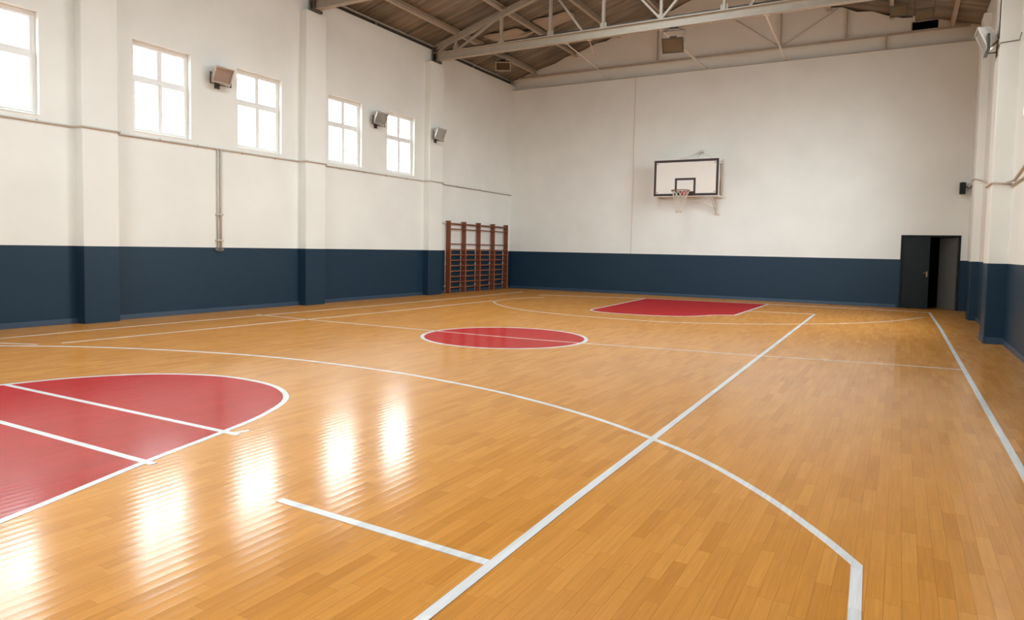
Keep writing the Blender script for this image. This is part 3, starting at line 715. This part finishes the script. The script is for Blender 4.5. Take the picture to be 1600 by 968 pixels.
c1o = tag(c1.build('drop_conduit', M_pipe), 'pair of vertical conduits dropping to the dado on the left wall', 'conduit')
for z in (2.25, 1.66, 1.45): MB().cbox((XL+.027, 10.65, z), (.05, .19, .035)).build('pipe_clip', M_pipe, c1o)
MB().cbox((XL+.03, 10.645, 1.435), (.055, .17, .06)).build('cable_gland', M_darksteel, c1o)
# right wall: round the pilaster
xq = XR-.31-.02; xv = XR-.02
conduit('wall_conduit', [(xv, 15.95, 2.93), (xv, 15.47, 2.94), (xq+.02, 15.475, 2.97), (xq, 15.50, 2.96), (xq, 16.27, 2.96), (xv, 16.33, 2.96), (xv, 20.85, 3.50), (XR-.19, 20.88, 3.56), (XR-.19, 21.65, 3.58)], .019, M_pipe, 'beige conduit turning round the right pilaster')
conduit('wall_conduit', [(xv, YB+.1, 3.35), (xv, 10.0, 3.30), (xv, 13.2, 3.20), (xv, 15.1, 2.98), (xv-.1, 15.47, 2.95)], .022, M_pipe, 'upper beige conduit sloping along the right wall to the pilaster')
conduit('wall_conduit', [(xv, YB+.1, 2.95), (xv, 10.0, 2.94), (xv, 15.46, 2.90)], .019, M_pipe, 'lower beige conduit along the right wall beside the pilaster')
conduit('floodlight_cable', [(XR-.322, 15.66, 5.445), (XR-.322, 15.487, 5.45), (XR-.30, 15.487, 5.50), (XR-.02, 15.488, 5.52), (XR-.012, 15.3, 5.6)], .008, M_darksteel, 'dark cable from the right floodlight across the pilaster', 'cable')
conduit('pilaster_cable', [(XR-.315, 15.56, 7.5), (XR-.318, 15.56, 5.60)], .010, M_darksteel, 'dark cable running up the right pilaster above the floodlight', 'cable')

# ------------------------------------------------------------------ far wall details
b_ = MB().box(-8.665, -8.62, YD-.022, YD+.01, ZB+.01, ZLEDGE-.01).build('trim_3', M_pipelite, None, bevel=.006)
tag(b_, 'slim vertical cover strip on the far wall', 'trim', kind='structure')
lg = MB().box(XL, XR, YD-.012, YD+.05, ZLEDGE, ZLEDGE+.022).build('trim_4', M_purlin)
tag(lg, 'dark edge strip along the ledge of the far wall', 'trim', kind='structure')

# loudspeaker
sp = empty('loudspeaker', (1.50, YD-.02, 3.60)); tag(sp, 'small black loudspeaker high on the far wall right of the door', 'loudspeaker')
MB().box(-.075, .075, -.26, -.10, -.17, .17).build('cabinet', M_black, sp, bevel=.012)
MB().box(-.066, .066, -.268, -.258, -.155, .155).build('grille', mat('speaker_grille', (.012, .012, .012), .8, bump=.4, bscale=200), sp, bevel=.004)
bk = MB(); bk.box(-.03, .03, -.10, .02, .05, .08); bk.box(-.045, .045, .0, .022, -.06, .12); bk.box(-.02, .02, -.19, .0, .17, .185); bk.box(-.02, .02, -.02, .0, .05, .185); bk.build('mount', M_housing, sp)
conduit('speaker_cable', [(1.555, YD-.02, 3.66), (1.6, YD-.018, 3.67), (1.66, YD-.018, 3.60), (XR-.035, YD-.04, 3.62), (XR-.02, 23.0, 3.62), (XR-.03, 21.68, 3.58)], .014, M_darksteel, 'dark cable from the loudspeaker into the corner', 'cable')

# ------------------------------------------------------------------ basketball hoop
BX0, BX1, BZ0, BZ1, BY = -7.655, -5.39, 3.49, 4.77, 23.68
hp = empty('basketball_hoop', ((BX0+BX1)/2, YD, BZ0)); tag(hp, 'basketball hoop with white backboard on the far wall', 'basketball hoop')
ox, oz = (BX0+BX1)/2, BZ0; bw, bh = BX1-BX0, BZ1-BZ0; yb = BY-YD
bd = MB().box(-bw/2, bw/2, yb, yb+.03, 0, bh).build('backboard', M_board, hp, bevel=.004)
def rect_frame(x0, x1, z0, z1, t, y0, y1, sides='lrtb'):
    m = MB()
    if 'b' in sides: m.box(x0, x1, y0, y1, z0, z0+t)
    if 't' in sides: m.box(x0, x1, y0, y1, z1-t, z1)
    m.box(x0, x0+t, y0, y1, z0+t, z1-t); m.box(x1-t, x1, y0, y1, z0+t, z1-t)
    return m
mg = .022
rect_frame(-bw/2+mg, bw/2-mg, mg, bh-mg, .082, yb-.002, yb+.001).build('border_line', M_maroon, bd)
rect_frame(-.365, .35, .10, .63, .072, yb-.002, yb+.001).build('target_rectangle', M_maroon, bd)
bl = MB()
for x, z in ((-bw/2+.15, .15), (bw/2-.15, .15), (-bw/2+.15, bh-.15), (bw/2-.15, bh-.15)): MB().cyl((x, yb-.012, z), (x, yb+.005, z), .02, 10).build('bolt', M_ring, bd)
rz, rr = .17, .305; ry = yb-.10-rr; rx = -.045
ring = [(rx+rr*math.cos(2*PI*k/40), ry+rr*math.sin(2*PI*k/40), rz) for k in range(40)]
rm = MB().tube(ring, .016, 8, closed=True)
hooks = []
rmo = rm.build('rim', M_ring, hp)
sp_ = MB(); sp_.box(rx-.075, rx+.075, yb-.12, yb-.001, rz-.10, rz+.008); sp_.box(rx-.10, rx+.10, yb-.02, yb-.001, rz-.13, rz+.02)
sp_.build('rim_bracket', M_redpaint, rmo, bevel=.006)
# net: twelve crossing cords drawn in towards the bottom
nt_ = MB(); nk, nl = 12, 7
def npnt(i, l):
    t = l/nl; r = rr*(1-.70*t**.75); a = 2*PI*(i+.5*l)/nk
    return (rx+r*math.cos(a)-.05*t, ry+r*math.sin(a), rz-.01-.74*t)
for i in range(nk):
    nt_.tube([npnt(i, l) for l in range(nl+1)], .0065, 5)
    nt_.tube([npnt(i-l, l) for l in range(nl+1)], .0065, 5)
nt_.build('net', M_net, rmo)
# support frame behind the board
fr = MB(); yw = -.012
for sx in (-1, 1):
    x = sx*(bw/2-.10)
    fr.bar((x+.06*sx, yw-.03, -.02), (x+.06*sx, yw-.03, bh+.02), .06, .05, up=(0, 1, 0))
    fr.bar((x, yb+.05, .0), (x, yb+.05, bh), .05, .04, up=(0, 1, 0))
    for z in (.03, bh-.12):
        fr.bar((x, yb+.05, z), (x+.06*sx, yw-.02, z), .045, .045)
    fr.bar((x, yb+.06, .05), (x+.06*sx, yw-.02, bh-.12), .03, .03)
fr.bar((-bw/2+.1, yb+.05, .12), (bw/2-.1, yb+.05, .12), .045, .045); fr.bar((-bw/2+.1, yb+.05, bh-.12), (bw/2-.1, yb+.05, bh-.12), .045, .045)
fr.build('support_frame', M_whitemetal, hp)
lg = MB(); lx = bw/2-.20
lg.bar((lx+.02, yw-.03, -.58), (lx+.02, yw-.03, .02), .07, .05, up=(0, 1, 0)); lg.bar((lx+.02, yw-.05, -.56), (lx-.06, yb+.06, .0), .04, .04); lg.box(lx-.08, lx+.12, yw-.012, .012, -.62, -.55)
lg.bar((lx-.05, yb+.1, -.012), (lx+.28, yw-.05, -.012), .05, .03)
lg.build('support_leg', M_whitemetal, hp)
gy = MB(); gx = ox*0+.36
gy.box(gx-.07, gx+.07, yw-.08, .012, bh+.24, bh+.36)
gy.cyl((gx, yw-.05, bh+.30), (gx-.48, yb+.04, bh+.03), .010, 8); gy.cyl((gx, yw-.05, bh+.30), (gx+.55, yb+.04, bh-.02), .008, 8); gy.cyl((gx, yw-.05, bh+.30), (gx, yb+.05, bh-.05), .010, 8)
gy.box(gx-.60, gx-.40, yb+.01, yb+.06, bh-.01, bh+.04)
gy.build('stay_wire', M_whitemetal, hp)
ly = MB(); ly.cyl((-.2, yb+.05, .02), (.95, yw-.03, -.40), .012, 8); ly.cyl((.95, yb+.05, .02), (.25, yw-.03, -.20), .010, 8)
ly.build('tie_rod', M_whitemetal, hp)

# ------------------------------------------------------------------ wall bars
wbx = -13.56
YS = [19.81, 20.78, 21.76, 22.79, 23.80]; ZT = 2.50
bars = empty('wall_bars', (XL, (YS[0]+YS[-1])/2, 0)); yo = (YS[0]+YS[-1])/2
tag(bars, 'red-brown wooden wall bars against the left wall in the far corner', 'wall bars')
xf = wbx-XL
for k, y in enumerate(YS):
    m = MB().box(.045, xf, y-yo-.022, y-yo+.022, 0, ZT); m.box(.02, xf+.004, y-yo-.032, y-yo+.032, ZT-.02, ZT+.012)
    m.build('upright', M_wood, bars, bevel=.005)
    MB().box(xf-.002, xf+.02, y-yo-.028, y-yo+.028, 0.0, 1.52).build('front_post', M_woodlite, bars, bevel=.004)
    p = MB().cyl((.022, y-yo-.03, .02), (.022, y-yo-.03, ZT-.02), .016, 8)
    for z in (.25, 1.0, ZT-.12): p.box(-.003, .05, y-yo-.05, y-yo-.005, z-.025, z+.025)
    p.build('wall_strut', M_pipe, bars)
zr = [2.415, 2.235, 1.715, 1.52, 1.335, 1.145, .955, .765, .575, .39, .20]
for b in range(4):
    for i, z in enumerate(zr):
        y0, y1 = YS[b]-yo, YS[b+1]-yo
        m = MB()
        rad = .026 if i == 0 else .020
        xx = xf-.02 if i else xf-.03
        m.tube([(xx, y0+.015, z), (xx, y1-.015, z)], rad, 10)
        m.build('rung', M_woodlite if i > 2 else M_wood, bars)
tp = MB().cyl((.03, YS[0]-yo-.38, ZT-.07), (.03, YS[-1]-yo+.05, ZT-.07), .024, 10); tp.build('top_rail', M_pipe, bars)

# ------------------------------------------------------------------ daylight
w = bpy.data.worlds.new('overcast_sky'); sc.world = w; w.use_nodes = True
nt = w.node_tree; bg = nt.nodes['Background']; N = nt.nodes.new; L = nt.links.new
tc = N('ShaderNodeTexCoord'); sx = N('ShaderNodeSeparateXYZ'); L(tc.outputs['Generated'], sx.inputs[0])
rp = N('ShaderNodeValToRGB'); rp.color_ramp.elements[0].position = .46; rp.color_ramp.elements[0].color = (.16, .155, .145, 1)
rp.color_ramp.elements[1].position = .52; rp.color_ramp.elements[1].color = (.885, .965, 1, 1)
mr = N('ShaderNodeMapRange'); mr.inputs[1].default_value = -1; mr.inputs[2].default_value = 1; L(sx.outputs['Z'], mr.inputs[0]); L(mr.outputs[0], rp.inputs[0])
L(rp.outputs[0], bg.inputs['Color']); bg.inputs['Strength'].default_value = 22.0
w.cycles.sampling_method = 'AUTOMATIC'
def end_portal(x0, x1):
    la = bpy.data.lights.new('window_portal', 'AREA'); la.shape = 'RECTANGLE'; la.size = x1-x0; la.size_y = EZ1-EZ0; la.cycles.is_portal = True
    o = bpy.data.objects.new('window_portal', la); COL.objects.link(o); o.location = ((x0+x1)/2, YB-WT-.02, (EZ0+EZ1)/2); o.rotation_euler = (PI/2, 0, 0)
for a, b in END_W: end_portal(a, b)
for xa, xb in SKY_S:
    la = bpy.data.lights.new('window_portal', 'AREA'); la.shape = 'RECTANGLE'; la.size = xb-xa+.1; la.size_y = SKY_Y[1]-SKY_Y[0]; la.cycles.is_portal = True
    o = bpy.data.objects.new('window_portal', la); COL.objects.link(o); xm = (xa+xb)/2; o.location = (xm, sum(SKY_Y)/2, roof_z(xm)+.14); o.rotation_euler = (0, -math.atan(SLOPE)*(1 if xm < XC else -1), 0)
def portal(x, y0, y1, s, z0=WZ0, z1=WZ1):
    la = bpy.data.lights.new('window_portal', 'AREA'); la.shape = 'RECTANGLE'; la.size = z1-z0; la.size_y = y1-y0
    la.cycles.is_portal = True
    o = bpy.data.objects.new('window_portal', la); COL.objects.link(o)
    o.location = (x, (y0+y1)/2, (z0+z1)/2); o.rotation_euler = (0, s*PI/2, 0)
for a, b in LEFT_W: portal(XL-WT-.02, a, b, -1)
for i, (a, b) in enumerate(RIGHT_W): portal(XR+WT+.02, a, b, 1, *RZB.get(i, (RZ0, RZ1)))

# ------------------------------------------------------------------ camera
F_, CX_, CY_ = 1079.039, 797.443, 445.314
yaw, pit, rol = math.radians(29.379), math.radians(-3.052), math.radians(1.088)
f0v = Vector((-math.sin(yaw), math.cos(yaw), 0)); r0 = Vector((math.cos(yaw), math.sin(yaw), 0)); z0 = Vector((0, 0, 1))
d = f0v*math.cos(pit) + z0*math.sin(pit); up = -f0v*math.sin(pit) + z0*math.cos(pit)
r2 = r0*math.cos(rol) + up*math.sin(rol); u2 = -r0*math.sin(rol) + up*math.cos(rol)
cam = bpy.data.cameras.new('camera'); co = bpy.data.objects.new('camera', cam); COL.objects.link(co)
cam.sensor_width = 36; cam.sensor_fit = 'HORIZONTAL'; cam.lens = 36*F_/1600
cam.shift_x = (800-CX_)/1600; cam.shift_y = (CY_-484)/1600; cam.clip_start = .05; cam.clip_end = 200
co.matrix_world = Matrix(((r2.x, u2.x, -d.x, 0), (r2.y, u2.y, -d.y, 0), (r2.z, u2.z, -d.z, 1.6), (0, 0, 0, 1)))
sc.camera = co

# ------------------------------------------------------------------ colour and light transport
vs = sc.view_settings; sc.display_settings.display_device = 'sRGB'
vs.view_transform = 'Standard'; vs.look = 'None'; vs.gamma = 1; vs.exposure = -0.03; vs.use_curve_mapping = False
cy = sc.cycles; cy.use_denoising = True; cy.max_bounces = 14; cy.diffuse_bounces = 8; cy.glossy_bounces = 5; cy.transmission_bounces = 6; cy.transparent_max_bounces = 12
cy.sample_clamp_indirect = 8; cy.caustics_reflective = False; cy.caustics_refractive = False
